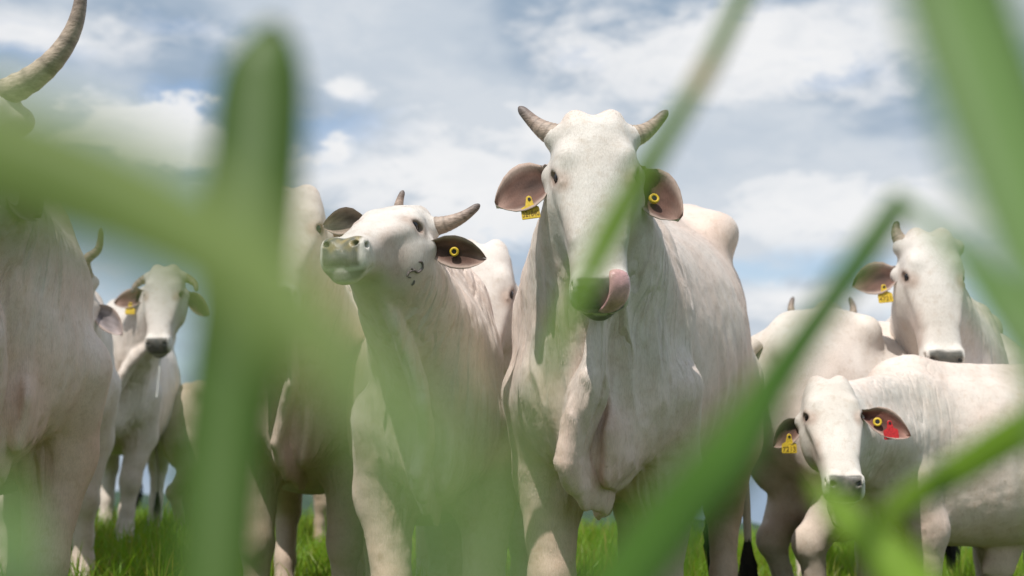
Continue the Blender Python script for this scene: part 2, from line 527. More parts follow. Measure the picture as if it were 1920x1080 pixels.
def ear(parent, root, d, nrm, L=.19, W=.062, droop=.03, cup=.028, notch=False, curl=0.0, inner=(.155, .082, .062)):
    """pendulous zebu ear: leaf outline, cupped, brown fleshy inside with shade painted in its hollow, pale rim and back"""
    root = Vector(root); d = Vector(d).normalized(); nrm = Vector(nrm); nrm = (nrm - d * nrm.dot(d)).normalized()
    wv = d.cross(nrm)
    nu, nv = 26, 15
    us = np.linspace(0, 1, nu)
    prof = np.interp(us, [0, .08, .18, .32, .48, .62, .76, .88, .95, 1], [.30, .34, .55, .86, 1.0, .97, .80, .52, .30, .06])
    V = []; C = []
    inn = np.array(inner); white = np.array([.66, .62, .57]); rim = np.array([.50, .39, .34])
    for side in (0, 1):
        for i, u in enumerate(us):
            for j in range(nv):
                v = -1 + 2 * j / (nv - 1)
                w = W * prof[i]
                if notch and abs(u - .96) < .07 and abs(v) < .35: pass
                cupv = cup * (1 - .35 * u) * (v * v - .55) * (1.0 if u > .12 else 1.8)
                roll = curl * max(0, -v) ** 3 * math.sin(math.pi * u)
                uu = u - (.11 * (1 - abs(v) * 3) if notch and abs(v) < .33 and u > .86 else 0) * (u - .86) / .14
                p = root + d * (uu * L) + wv * (v * w) + nrm * (cupv + roll)
                p.z -= droop * u * u
                th = .0045 * (1 - .7 * v * v) + .001
                rg = .0022 * math.sin(v * 11 + 2.5 * u) * (1 - abs(v)) * min(1, u * 3) * max(0, 1 - u)
                p -= nrm * (th if side else -th * .3 + rg)
                V.append(p)
                if side == 0:
                    m = sstep(abs(v), .62, .98); q = sstep(u, .72, 1.0)
                    nz = .5 + .5 * math.sin(v * 9 + u * 7) * math.cos(u * 13 + v * 4)
                    c = inn * (.65 + .5 * nz + .5 * q) * (1 - max(m, q * .4)) + rim * max(m, q * .4)
                    dk = math.exp(-((u - .38) / .2) ** 2 - ((v - .1) / .4) ** 2)  # shadow in the cup, painted over the brown skin colour
                    c = c * (1 - .55 * dk)
                else:
                    c = white
                C.append(c)
    Fc = []
    o2 = nu * nv
    for i in range(nu - 1):
        for j in range(nv - 1):
            a = i * nv + j
            Fc.append((a, a + nv, a + nv + 1, a + 1))
            Fc.append((o2 + a, o2 + a + 1, o2 + a + nv + 1, o2 + a + nv))
        Fc.append((i * nv, o2 + i * nv, o2 + (i + 1) * nv, (i + 1) * nv))
        a = i * nv + nv - 1; Fc.append((a, a + nv, o2 + a + nv, o2 + a))
    i = nu - 1
    for j in range(nv - 1):
        a = i * nv + j; Fc.append((a, o2 + a, o2 + a + 1, a + 1))
    o = mesh_obj('ear', V, Fc, MAT['hide'], parent)
    set_attr(o, 'col', np.array(C)); set_attr(o, 'wet', np.zeros(len(V)))
    return o

def extrude_poly(name, poly, th, mat, parent, M):
    """flat outline (x,y) with thickness th along local z, placed by 4x4 M; slight edge bevel"""
    V = []; n = len(poly)
    cx = sum(p[0] for p in poly) / n; cy = sum(p[1] for p in poly) / n
    for z, s in ((-th, .94), (-th * .6, 1), (th * .6, 1), (th, .94)):
        for x, y in poly: V.append(M @ Vector((cx + (x - cx) * s, cy + (y - cy) * s, z)))
    Fc = [tuple(range(n))[::-1], tuple(range(3 * n, 4 * n))]
    for l in range(3):
        for i in range(n):
            j = (i + 1) % n
            Fc.append((l * n + i, l * n + j, (l + 1) * n + j, (l + 1) * n + i))
    return mesh_obj(name, V, Fc, mat, parent, smooth=False)

def frame_at(p, nrm, up=(0, 0, 1)):
    n = Vector(nrm).normalized(); u = Vector(up); u = (u - n * u.dot(n)).normalized(); x = u.cross(n)
    M = Matrix((( x.x, u.x, n.x, p[0]), (x.y, u.y, n.y, p[1]), (x.z, u.z, n.z, p[2]), (0, 0, 0, 1)))
    return M

def button(parent, p, nrm, r=.0125):
    """round yellow tag stud with a dark centre, seen inside the ear"""
    M = frame_at(p, nrm)
    n = 24; V = []; Fc = []
    prof = [(r, -.004), (r, .001), (r * .93, .003), (r * .62, .0035), (r * .5, .002), (r * .48, -.003)]
    for rr, z in prof:
        for k in range(n):
            a = 2 * math.pi * k / n; V.append(M @ Vector((rr * math.cos(a), rr * math.sin(a), z)))
    for i in range(len(prof) - 1):
        for k in range(n):
            k2 = (k + 1) % n; Fc.append((i * n + k, i * n + k2, (i + 1) * n + k2, (i + 1) * n + k))
    o = mesh_obj('tag_stud', V, Fc, MAT['yellow'], parent)
    poly = [(r * .6 * math.cos(2 * math.pi * k / 16), r * .6 * math.sin(2 * math.pi * k / 16)) for k in range(16)]
    extrude_poly('stud_centre', poly, .002, MAT['black'], o, M)
    return o

def flag_tag(parent, p, nrm, text, s=1.0, mat='yellow', tilt=0.0):
    """flag ear tag: round neck tab and hole over a rectangular plate with printed numbers"""
    M = frame_at(p, nrm) @ Matrix.Rotation(tilt, 4, 'Z') @ Matrix.Scale(s, 4)
    poly = [(.0075 * math.cos(a), .0075 * math.sin(a)) for a in np.linspace(-.2, math.pi + .2, 12)]
    poly += [(-.011, -.018), (-.022, -.024), (-.0235, -.030), (-.0235, -.052), (-.0215, -.054), (.0215, -.054), (.0235, -.052), (.0235, -.030), (.022, -.024), (.011, -.018)]
    t = extrude_poly('ear_tag', poly, .0016, MAT[mat], parent, M)
    hp = [(.0042 * math.cos(2 * math.pi * k / 16) + .001, .0042 * math.sin(2 * math.pi * k / 16) - .002) for k in range(16)]
    extrude_poly('tag_stud', hp, .0035, MAT['black'], t, M)
    if text:
        cu = bpy.data.curves.new('tag_number', 'FONT'); cu.body = text; cu.size = .021; cu.align_x = 'CENTER'; cu.align_y = 'CENTER'
        cu.extrude = .0004
        tmp = bpy.data.objects.new('tag_number', cu); COL.objects.link(tmp)
        dg = bpy.context.evaluated_depsgraph_get(); me = bpy.data.meshes.new_from_object(tmp.evaluated_get(dg))
        bpy.data.objects.remove(tmp)
        w = max((v.co.x for v in me.vertices), default=.02) - min((v.co.x for v in me.vertices), default=-.02)
        sx = min(1.0, .042 / w)
        me.transform(M @ Matrix.Translation((0, -.0415, .0022)) @ Matrix.Diagonal((sx, 1.0, 1, 1)))
        me.materials.clear(); me.materials.append(MAT['ink'])
        link(bpy.data.objects.new('tag_number', me), t)
    return t

def ball(name, c, r, mat, parent, n=16, scl=(1, 1, 1), R=None):
    V = []; Fc = []
    R = R or Matrix.Identity(3)
    for i in range(n + 1):
        th = math.pi * i / n
        for k in range(2 * n):
            ph = math.pi * k / n
            V.append(Vector(c) + R @ Vector((r * scl[0] * math.sin(th) * math.cos(ph), r * scl[1] * math.sin(th) * math.sin(ph), r * scl[2] * math.cos(th))))
    for i in range(n):
        for k in range(2 * n):
            k2 = (k + 1) % (2 * n); a, b = i * 2 * n, (i + 1) * 2 * n
            Fc.append((a + k, b + k, b + k2, a + k2))
    return mesh_obj(name, V, Fc, mat, parent)

# ------------------------------------------------------------------ terrain
def terrain(x, y):
    x = np.asarray(x, float); y = np.asarray(y, float)
    z = -.0325 * np.clip(x, -25, 25) + .0345 * np.minimum(y, 13)
    z = z - .03 * np.clip(x - 1.5, 0, 20) * np.clip((y - 5) / 3, 0, 1)
    o = np.maximum(y - 8.3, 0)
    drop = np.where(o < 15, .011 * o * o, .011 * 225 + .33 * (o - 15))
    drop = 420 * (1 - np.exp(-drop / 420))
    z = z - drop
    z = z + .015 * np.sin(x * 1.3 + .5 * y) * np.sin(y * .9 + 1.0)
    return z

def tz(x, y): return float(terrain(x, y))

# ------------------------------------------------------------------ the animal
def head_axes(u, roll=0.0):
    """u = poll to muzzle; n = face normal; s = lateral (towards viewer's right when facing the camera)"""
    u = Vector(u).normalized()
    ref = Vector((0, 0, 1)) if abs(u.z) < .80 else Vector((0, -1, .35))
    n = (ref - u * ref.dot(u)).normalized()
    if roll: n = Matrix.Rotation(roll, 3, u) @ n
    s = u.cross(n) * -1.0
    return s.normalized(), u, n

class Cow:
    """local frame: forefeet at the origin, nose towards -Y, Z up (adult, scale 1)"""
    def __init__(self, label, px, depth, yaw, scale=1.0, group=None, dz=0.0, pitch=0.0):
        x = (px - 960) / FPX * depth; y = depth
        root = bpy.data.objects.new('cow', None); COL.objects.link(root)
        root.empty_display_size = .2
        z = tz(x, y) + dz
        self.M = Matrix.Translation((x, y, z)) @ Matrix.Rotation(math.radians(yaw), 4, 'Z') @ Matrix.Rotation(math.radians(pitch), 4, 'X') @ Matrix.Scale(scale, 4)
        root.matrix_world = self.M
        self.Mi = self.M.inverted(); self.R3 = self.M.to_3x3().normalized()
        self.root = root; self.scale = scale
        tag(root, label, 'cow', group)
        bpy.context.view_layer.update()
    def loc(self, px, py, depth): return self.Mi @ pw(px, py, depth)
    def dirl(self, v): return (self.R3.transposed() @ Vector(v)).normalized()   # world dir -> local

    def build(self, poll, hu, roll=0.0, fine=.0058, coarse=.015, seed=1, hump=1.0, dewlap=1.0, girth=1.0, pink=.5, dirt=.3,
              front=((0, 0), (0, 0)), hind=((0, 0), (0, 0)), tint=(.71, .675, .635), jaw=1.0, belly=0.0, headscale=1.0, dew_x=0.0, lod=0, neckw=1.0, sheath=0.0, udder=0.0, rump=0.0, chest=1.0, stance=.155, foldk=.6, pollen=0.0, horned=True, hairs=0, dew_fine=False):
        P = Vector(poll); s, u, n = [self.dirl(v) for v in head_axes(hu, roll)]
        self.P, self.s, self.u, self.n = P, s, u, n
        hs = headscale; self.hs = hs
        def H(a, t, b): return P + s * (a * hs) + u * (t * hs) + n * (b * hs)
        self.H = H
        hc = [H(a, t, b) for a in (-.14, .14) for t in (-.06, .53) for b in (-.24, .06)]
        hlo = [min(p[i] for p in hc) for i in range(3)]; hhi = [max(p[i] for p in hc) for i in range(3)]
        if dew_fine: hlo[2] = min(hlo[2], .60); hhi[1] = max(hhi[1], -.22)
        lo = [min(-.46, hlo[0] - .02), min(-.52, hlo[1] - .02), -.02]; hi = [max(.46, hhi[0] + .02), 1.62, max(1.68, hhi[2] + .03)]
        S = Sculpt(*[graded(lo[i], hi[i], hlo[i], hhi[i], coarse, fine) for i in range(3)])
        g = girth
        # trunk
        S.loft((0, 0, 0), (1, 0, 0), (0, 1, 0), (0, 0, 1), [
            (-.36, .03, 1.06, .90), (-.31, .10 * chest, 1.15, .76), (-.22, .165 * g * chest, 1.25, .68), (-.05, .205 * g * chest, 1.36, .63), (.12, .235 * g, 1.40, .60),
            (.35, .285 * g, 1.38 + rump * .6, .575 - belly * .3), (.62, .325 * g, 1.38 + rump * .9, .565 - belly), (.88, .325 * g, 1.39 + rump, .60 - belly), (1.08, .285 * g, 1.42 + rump, .69),
            (1.28, .225 * g, 1.40 + rump, .80), (1.40, .14 * g, 1.34 + rump * .7, .90), (1.46, .04, 1.22, 1.02)], k=.05, e=2.15)
        # back ridge, hump, hips, tail head
        S.ell((0, .10, 1.34 + .05 * hump), (.085, .20, .10 + .06 * hump), .06)
        if hump > .2: S.ell((0, .16, 1.42 + .06 * hump), (.06 * hump + .02, .12, .07 * hump + .02), .05)
        S.cone((0, .3, 1.36 + rump * .7), (0, 1.25, 1.39 + rump), .06, .06, .08)
        for sx in (-1, 1):
            S.cone((sx * .205 * g, 1.02, 1.365 + rump), (sx * .10, 1.10, 1.39 + rump), .065, .07, .10)         # hook bones
            S.ell((sx * .12, 1.36, 1.27 + rump * .8), (.06, .07, .07), .08)                                     # pin bones
            S.ell((sx * .155 * g * chest, .04, 1.10), (.08, .17, .25), .06)                                 # shoulder blade
            S.ell((sx * .150 * g * chest, -.13, .90), (.08, .12, .17), .06)                                 # point of shoulder
            S.ell((sx * .175 * g, 1.20, 1.02), (.105, .215, .33), .07)                               # thigh
        # legs
        for sx, (fx, fy) in zip((-1, 1), front):
            a = sx * stance
            S.chain([((sx * (stance + .02), -.06, .90), .115), ((sx * (stance + .02) + fx * .15, .02 + fy * .15, .67), .090), ((a + fx * .6, -.015 + fy * .6, .43), .062)], .05)
            S.ell((a + fx * .6, -.025 + fy * .6, .40), (.062, .064, .075), .025)
            S.chain([((a + fx * .6, -.01 + fy * .6, .38), .056), ((a + fx * .85, .0 + fy * .85, .24), .044), ((a + fx, .0 + fy, .13), .048), ((a + fx, -.025 + fy, .07), .045), ((a + fx, -.045 + fy, .03), .055)], .03)
        for sx, (fx, fy) in zip((-1, 1), hind):
            a = sx * .16
            S.chain([((sx * .18, 1.13, .92), .15), ((sx * .19, 1.08 + fy * .2, .74), .115), ((a + fx * .5, 1.27 + fy * .5, .50), .068)], .06)
            S.ell((a + fx * .5, 1.30 + fy * .5, .50), (.045, .06, .075), .025)
            S.chain([((a + fx * .5, 1.27 + fy * .5, .48), .056), ((a + fx * .8, 1.22 + fy * .8, .28), .044), ((a + fx, 1.20 + fy, .14), .048), ((a + fx, 1.165 + fy, .07), .045), ((a + fx, 1.145 + fy, .03), .055)], .03)
        # neck
        hc_, ht = H(0, .11, -.11), H(0, .24, -.15)
        S.cone((0, .08, 1.30), H(0, .03, -.075), .10, .072 * hs, .10)
        S.cone((0, -.02, 1.10), hc_, .185 * neckw, .100 * hs, .10)
        S.cone((0, -.15, .97), ht, .155 * neckw, .066 * hs, .10)
        S.cone((-.10 * neckw, -.02, 1.08), H(-.045, .16, -.12), .12, .065, .08)
        S.cone((.10 * neckw, -.02, 1.08), H(.045, .16, -.12), .12, .065, .08)
        # dewlap and brisket
        S.ell((dew_x, -.25, .77), (.075, .11, .11), .06)
        mid = ht.lerp(Vector((0, -.33, .96)), .55) + Vector((dew_x, -.03, -.03))
        dl = [ht + Vector((0, 0, -.03)), ht.lerp(mid, .55) + Vector((dew_x * .5 + .014, -.01, -.01)), mid, mid.lerp(Vector((dew_x - .02, -.39, .82)), .5) + Vector((.012, -.015, 0)),
              Vector((dew_x - .03, -.40, .84)), Vector((dew_x - .05, -.40, .75)), Vector((dew_x - .03, -.345, .685)), Vector((dew_x, -.25, .66)), Vector((0, -.12, .625)), Vector((0, .02, .61))]
        rr = [.034, .050, .062, .070, .078, .074, .062, .055, .045, .035]
        full = dewlap > .5
        if full: S.chain([(p, r * dewlap) for p, r in zip(dl, rr)], .010, flat=.24)
        S.chain([(Vector((dew_x + .035, -.30, .92)), .03), (Vector((dew_x + .04, -.335, .80)), .038), (Vector((dew_x + .025, -.33, .71)), .038)], .03, flat=.40)
        if full: S.chain([(p + Vector((-.006, -.066, -.01)), .015 * dewlap) for p in dl[3:7]], .008)                      # rolled edge
        for (p, q) in (zip(dl[2:6], dl[3:7]) if full else ()):
            S.cone(p + Vector((.030, -.030, 0)), q + Vector((.030, -.026, 0)), .012, .012, .012, op='cut')     # groove beside it
        if sheath: S.chain([((0, .62, .56), .05), ((0, .55, .50), .05 * sheath), ((0, .47, .47), .02)], .06, flat=.6)
        if udder:
            S.ell((0, 1.02, .66), (.13 * udder, .16 * udder, .15 * udder), .05)
            for ax_ in (-.055, .055):
                for ay in (.96, 1.07): S.cone((ax_, ay, .57), (ax_ * 1.1, ay - .01, .50), .022, .014, .02)
        # head
        S.loft(P, s, u, n, [(-.045 * hs, .054 * hs, .000, -.11 * hs), (-.02 * hs, .088 * hs, .022 * hs, -.14 * hs), (.03 * hs, .104 * hs, .032 * hs, -.155 * hs), (.09 * hs, .107 * hs, .034 * hs, -.175 * hs),
            (.15 * hs, .104 * hs, .032 * hs, -.195 * hs * jaw), (.21 * hs, .095 * hs, .027 * hs, -.195 * hs * jaw), (.28 * hs, .084 * hs, .021 * hs, -.170 * hs * jaw), (.35 * hs, .075 * hs, .015 * hs, -.135 * hs),
            (.41 * hs, .075 * hs, .012 * hs, -.115 * hs), (.455 * hs, .078 * hs, .006 * hs, -.105 * hs), (.485 * hs, .066 * hs, -.014 * hs, -.095 * hs), (.50 * hs, .038 * hs, -.032 * hs, -.08 * hs)], k=.035, e=2.55)
        for sx in (-1, 1):
            S.ell(H(sx * .046, -.024, -.035), (.044 * hs, .042 * hs, .055 * hs), .025)                           # poll bumps
            if horned: S.cone(H(sx * .070, .010, -.05), H(sx * .100, -.006, -.052), .036 * hs, .034 * hs, .02)           # horn core
            S.cone(H(sx * .074, .085, -.002), H(sx * .088, .112, -.016), .022 * hs, .018 * hs, .040)        # brow over the eye
            S.cone(H(sx * .084, .165, -.022), H(sx * .056, .31, -.02), .022 * hs, .012 * hs, .03)          # cheek bone
            S.cone(H(sx * .080, .085, -.095), H(sx * .112, .085, -.100), .038 * hs, .026 * hs, .025)          # ear base
            S.ell(H(sx * .052, .20, -.155), (.045 * hs, .045 * hs, .06 * hs), .04)                             # cheek / jaw angle
            R = Matrix((s, u, n)).transposed()
            def E(p1, p2, out=0.0):                      # eye frame: p1 towards the inner corner, p2 towards the upper lid
                t_, b_ = .132 + .75 * p1 - .66 * p2, -.022 + .66 * p1 + .75 * p2
                return H(sx * (.1035 + out - max(0, b_ + .018) * .45), t_, b_)
            S.ell(E(0, 0, .004), (.018 * hs, .026 * hs, .017 * hs), .010, Matrix((s, (u * .75 + n * .66), (u * -.66 + n * .75))).transposed(), op='cut')   # eye socket
            S.chain([(E(-.032, .006, -.002), .005 * hs), (E(-.012, .021), .0065 * hs), (E(.014, .019), .006 * hs), (E(.036, .004, -.003), .004 * hs)], .009)  # upper lid
            S.chain([(E(-.032, .002, -.003), .004 * hs), (E(-.008, -.019, -.003), .006 * hs), (E(.018, -.016, -.003), .006 * hs), (E(.037, .0, -.003), .004 * hs)], .010)  # lower lid
            S.ell(H(sx * .046, .446, -.002), (.026 * hs, .028 * hs, .016 * hs), .025, R)                         # nostril wing
            S.cone(H(sx * .044, .470, .002), H(sx * .062, .446, -.010), .007 * hs, .011 * hs, .010, op='cut')   # nostril
            S.cone(H(sx * .02, .497, -.075), H(sx * .072, .43, -.085), .0045 * hs, .006 * hs, .010, op='cut')   # mouth line
        S.ell(H(0, .462, -.10), (.045 * hs, .045 * hs, .024 * hs), .02, Matrix((s, u, n)).transposed())         # lower lip / chin
        V, Fq = S.mesh()
        V = lap(V, Fq, 1, .45)
        N = mesh_normals(V, Fq)
        # ---- head coordinates and region masks
        Q = V - np.array(P, F32)
        ha, ht_, hb = (Q @ np.array(s, F32)) / hs, (Q @ np.array(u, F32)) / hs, (Q @ np.array(n, F32)) / hs
        in_head = sstep(ht_, -.08, 0) * (1 - sstep(np.abs(ha), .14, .18)) * sstep(hb, -.22, -.12) * (ht_ < .6) * (hb < .12)
        hbase = np.array(hc_); nb = np.array([0, -.05, 1.08])
        ax = hbase - nb; Ln = np.linalg.norm(ax); ax = ax / Ln
        tn = (V - nb) @ ax / Ln
        neck = sstep(tn, -.35, .15) * (1 - sstep(tn, .85, 1.1)) * (1 - in_head) * sstep(V[:, 2], .55, .75) * (1 - sstep(V[:, 1], .12, .35))
        # ---- displacement: skin folds that run down the neck and chest, ribs, small lumps
        side = np.cross(ax, [1, 0, 0]); side /= np.linalg.norm(side)
        ang = np.arctan2(V[:, 0] - (nb[0] + (hbase - nb)[0] * np.clip(tn, 0, 1)), -((V - nb) @ side) * np.sign(side[1]) + .0)
        W_ = V + .04 * np.stack([fbm(V, 5, seed), fbm(V, 5, seed + 1), fbm(V, 5, seed + 2)], 1)
        stretch = np.stack([W_[:, 0] * 1.0, W_[:, 1] * 1.0, W_[:, 2] * .11], 1)
        fold = 1 - np.abs(vnoise(stretch, 19, seed + 5)) * 2.0
        fold2 = 1 - np.abs(vnoise(stretch, 40, seed + 9)) * 2.0
        disp = foldk * neck * (.0072 * np.clip(fold, -.6, 1) + .0015 * fold2)
        rib = (1 - sstep(np.abs(V[:, 1] - .62), .22, .36)) * sstep(V[:, 2], .68, .8) * (1 - sstep(V[:, 2], 1.15, 1.3))
        disp += rib * .0035 * np.sin((V[:, 1] + .12 * (V[:, 2] - 1)) * 2 * np.pi / .095)
        body = 1 - in_head
        disp += body * (.006 * fbm(V, 7, seed + 20) + .0018 * fbm(V, 30, seed + 21, 2))
        # crease wrinkles where foreleg meets brisket
        cr = np.exp(-((V[:, 2] - .66) / .09) ** 2) * np.exp(-((np.abs(V[:, 0]) - .11) / .06) ** 2) * (V[:, 1] < .1)
        disp += cr * .008 * (1 - 2 * np.abs(vnoise(np.stack([V[:, 0] * 2.2, V[:, 1], V[:, 2] * .5], 1), 22, seed + 31)))
        legm = (1 - sstep(V[:, 2], .52, .66))
        disp += legm * .0022 * fbm(np.stack([V[:, 0], V[:, 1], V[:, 2] * 2.0], 1), 26, seed + 33)
        disp += in_head * .0009 * fbm(V, 30, seed + 22)
        # wrinkles over the brow
        brow = in_head * np.exp(-((np.abs(ha) - .085) / .03) ** 2) * np.exp(-((ht_ - .080) / .03) ** 2)
        disp += brow * .0005 * np.sin(ht_ * 520 + 30 * np.abs(ha))
        V = V + N * disp[:, None]
        # ---- pigment, with the warm tone of shade mixed into the pink
        base = np.array(tint, F32)
        C = np.repeat(base[None], len(V), 0)
        n1 = fbm(V, 3.2, seed + 40); n2 = fbm(V, 11, seed + 41)
        def blend(C, col, w): return C * (1 - w[:, None]) + np.array(col, F32)[None] * w[:, None]
        lowz = 1 - sstep(V[:, 2], .55, 1.05)
        pk = np.clip(pink * (.38 + lowz * .55 + .40 * n1 + .2 * n2) * (1 - in_head), 0, .85)  # pink skin, strengthened low down to paint in warm shade
        C = blend(C, (.77, .55, .455), pk)
        inner = sstep(cr, .15, .7); C = blend(C, (.52, .32, .25), inner * .3 * min(1, pink * 1.5))
        dr = np.clip(dirt * (legm * .7 + .35 * sstep(n1, .1, .6) + .25 * sstep(n2, .3, .8)), 0, .7)
        C = blend(C, (.40, .31, .21), dr)
        knee = np.exp(-((V[:, 2] - .41) / .06) ** 2) * (V[:, 1] < .4); C = blend(C, (.30, .23, .17), knee * dirt * .7 * np.clip(.6 + n2, 0, 1))
        sp = sstep(vnoise(V, 24, seed + 50), .88, .95) * (1 - in_head) * .6; C = blend(C, (.20, .17, .11), sp * dirt)
        # face pigment: dark eye rims, tear stain, brownish cheeks
        eyeR = np.minimum(*[np.linalg.norm(V - np.array(H(sx * .098, .129, -.022), F32), axis=1) for sx in (-1, 1)]) / hs
        dt_, db_ = ht_ - .132, hb + .022
        e1, e2 = dt_ * .75 + db_ * .66, -dt_ * .66 + db_ * .75
        e_d = np.sqrt(((np.abs(ha) - .098) / 1.6) ** 2 + (e1 / 1.75) ** 2 + (e2 / .98) ** 2)
        ring = (1 - sstep(e_d, .0175, .0235)) * in_head
        C = blend(C, (.045, .035, .032), ring)
        tear = in_head * np.exp(-((ht_ - .165) / .03) ** 2) * np.exp(-((np.abs(ha) - .082) / .016) ** 2) * np.exp(-((hb + .012) / .03) ** 2)
        C = blend(C, (.36, .25, .19), np.clip(tear * .8, 0, .7))
        cheek = in_head * sstep(np.abs(ha), .05, .085) * sstep(ht_, .18, .3) * (1 - sstep(ht_, .40, .44)) * np.clip(.5 + n2, 0, 1)
        C = blend(C, (.55, .41, .34), cheek * .75)
        sm = in_head * np.clip(.25 + .9 * n2 + .5 * n1, 0, .55)
        C = blend(C, (.52, .43, .36), sm * .25)
        around = in_head * (1 - sstep(e_d, .022, .045)); C = blend(C, (.42, .31, .25), around * .55)
        # muzzle: naked dark nose pad, pale band round it, dark lips
        n3 = fbm(V, 60, seed + 60, 2)
        pad = sstep(ht_ + .004 * n3, .430, .440) * (1 - sstep(np.abs(ha) + .004 * n3, .056, .066)) * sstep(hb + .004 * n3, -.070, -.058) * (ht_ < .56)
        C = blend(C, (.105, .108, .098), pad)
        C = blend(C, (.20, .185, .16), pad * np.clip(.3 + n3, 0, .7))
        if pollen: C = blend(C, (.42, .31, .09), pad * pollen * sstep(hb + .012 * n3, -.024, -.004) * np.clip(.5 + 1.2 * n3, 0, 1))
        wet = pad * .9
        band = sstep(ht_, .39, .42) * (1 - pad) * (ht_ < .56) * (hb > -.17) * (hb < .1)
        C = blend(C, (.76, .73, .68), band * .8)
        lip = sstep(ht_, .46, .485) * (1 - sstep(np.abs(hb + .09), .008, .02)) * (ht_ < .56)
        C = blend(C, (.10, .095, .09), lip * .8)
        hoofm = 1 - sstep(V[:, 2], .055, .062)
        C = blend(C, (.055, .045, .04), hoofm)
        if udder:
            ud = sstep(-((V[:, 2] - .64)), .0, .06) * np.exp(-((V[:, 1] - 1.01) / .2) ** 2) * (np.abs(V[:, 0]) < .15) * (V[:, 2] > .44)
            C = blend(C, (.30, .15, .125), ud * .9)
        o = mesh_obj('body', V.astype(F32), Fq, MAT['hide'], self.root)
        set_attr(o, 'col', np.clip(C, 0, 1)); set_attr(o, 'wet', wet)
        set_attr(o, 'fold', np.clip(foldk * neck * np.clip(.45 + 1.1 * fbm(V, 3.5, seed + 70), .08, 1) * (.35 + .65 * sstep(V[:, 2], .80, 1.05)) + .04 * (1 - in_head) + .4 * sstep(cr, .1, .6), 0, 1))
        self.V, self.N = V, N
        if hairs:
            # short lying coat: one thin triangle per hair, combed down and back
            rng = np.random.default_rng(seed)
            fa = V[Fq[:, 2]] - V[Fq[:, 0]]; fb = V[Fq[:, 3]] - V[Fq[:, 1]]
            ar = np.linalg.norm(np.cross(fa, fb), axis=1)
            bare = (pad + ring)[Fq[:, 0]] > .2
            ar = np.where(bare | (V[Fq[:, 0], 1] > .9) | (V[Fq[:, 0], 2] < .35), 0, ar)
            fi = rng.choice(len(Fq), hairs, p=ar / ar.sum())
            w4 = rng.dirichlet((1, 1, 1, 1), hairs)
            P0 = sum(V[Fq[fi, c]] * w4[:, c:c + 1] for c in range(4)); Nh = N[Fq[fi, 0]]
            hm = in_head[Fq[fi, 0]][:, None]
            comb = (1 - hm) * np.array([0, .25, -1.0]) + hm * (np.array(u) * .5 + np.array([0, .2, -.6]))
            comb = comb + rng.normal(0, .28, (hairs, 3))
            comb = comb - Nh * np.sum(comb * Nh, 1, keepdims=True); comb /= np.linalg.norm(comb, axis=1)[:, None] + 1e-6
            dirn = comb * .92 + Nh * rng.uniform(.08, .32, (hairs, 1))
            ln = rng.uniform(.005, .011, (hairs, 1)) * (1 - .35 * hm); sdv = np.cross(dirn, Nh); sdv /= np.linalg.norm(sdv, axis=1)[:, None] + 1e-6
            HV = np.stack([P0 - sdv * .0005 - Nh * .0005, P0 + sdv * .0005 - Nh * .0005, P0 + dirn * ln], 1).reshape(-1, 3)
            ho = mesh_obj('coat_hair', HV.astype(F32), np.arange(hairs * 3).reshape(-1, 3), MAT['hide'], o)
            ho['kind'] = 'stuff'
            set_attr(ho, 'col', np.repeat(np.clip(C[Fq[fi, 0]] * rng.uniform(.88, 1.12, (hairs, 1)), 0, 1), 3, 0)); set_attr(ho, 'wet', np.zeros(hairs * 3)); set_attr(ho, 'fold', np.zeros(hairs * 3))
        # ---- eyes
        for sx in (-1, 1):
            if lod < 2:
                ball('eye', H(sx * .0840, .132, -.022), .0265 * hs, MAT['eye'], self.root, 12)
        return self

    def surf(self, px, py, depth):
        """nearest body-surface point along the camera ray (local)"""
        o = np.array(self.Mi @ CAM); p = np.array(self.loc(px, py, depth)); d = p - o; d /= np.linalg.norm(d)
        q = self.V - o; t = q @ d; r = np.linalg.norm(q - t[:, None] * d, axis=1)
        m = np.where(r < .012)[0]
        if len(m) == 0: return Vector(p), Vector(-d)
        i = m[np.argmin(t[m])]
        return Vector(self.V[i]), Vector(self.N[i])

    def horn_px(self, pxs, depth0, depths, r0, pale=.5, side=1, base=None):
        """horn through pixel points; its base is at the horn core"""
        b = base or self.H(side * .088, -.008, -.05)
        pts = [b] + [self.loc(x, y, d) for (x, y), d in zip(pxs, depths)]
        return horn(self.root, pts, r0 * self.hs, pale)
    def horn_h(self, side, pts, r0=.034, pale=.5):
        b = self.H(side * .085, -.006, -.05)
        return horn(self.root, [b] + [self.H(side * a, t, c) for a, t, c in pts], r0 * self.hs, pale)
    def ear_h(self, side, d, nrm, **kw):
        """ear in head coordinates: d and nrm as (outwards, down the face, out of the face)"""
        root = self.H(side * .098, .085, -.094)
        D = self.s * (side * d[0]) + self.u * d[1] + self.n * d[2]
        Nn = self.s * (side * nrm[0]) + self.u * nrm[1] + self.n * nrm[2]
        if 'L' in kw: kw['L'] *= self.hs
        o = ear(self.root, root, D, Nn, **kw)
        self.last_ear = (root, D.normalized(), (Nn - D.normalized() * Nn.dot(D.normalized())).normalized())
        return o
    def ear_w(self, side, d, nrm, root=None, **kw):
        """ear by world directions"""
        root = root.copy() if isinstance(root, Vector) else self.H(*(root or (side * .098, .085, -.094)))
        D, Nn = self.dirl(d), self.dirl(nrm)
        o = ear(self.root, root, D, Nn, **kw)
        self.last_ear = (root, D, (Nn - D * Nn.dot(D)).normalized())
        return o
    def horn_w(self, side, offs, r0=.034, pale=.5, base=(.088, -.006, -.05)):
        b = self.H(side * base[0], base[1], base[2])
        R = self.R3.transposed()
        return horn(self.root, [b] + [b + R @ Vector(q) for q in offs], r0 * self.hs, pale)
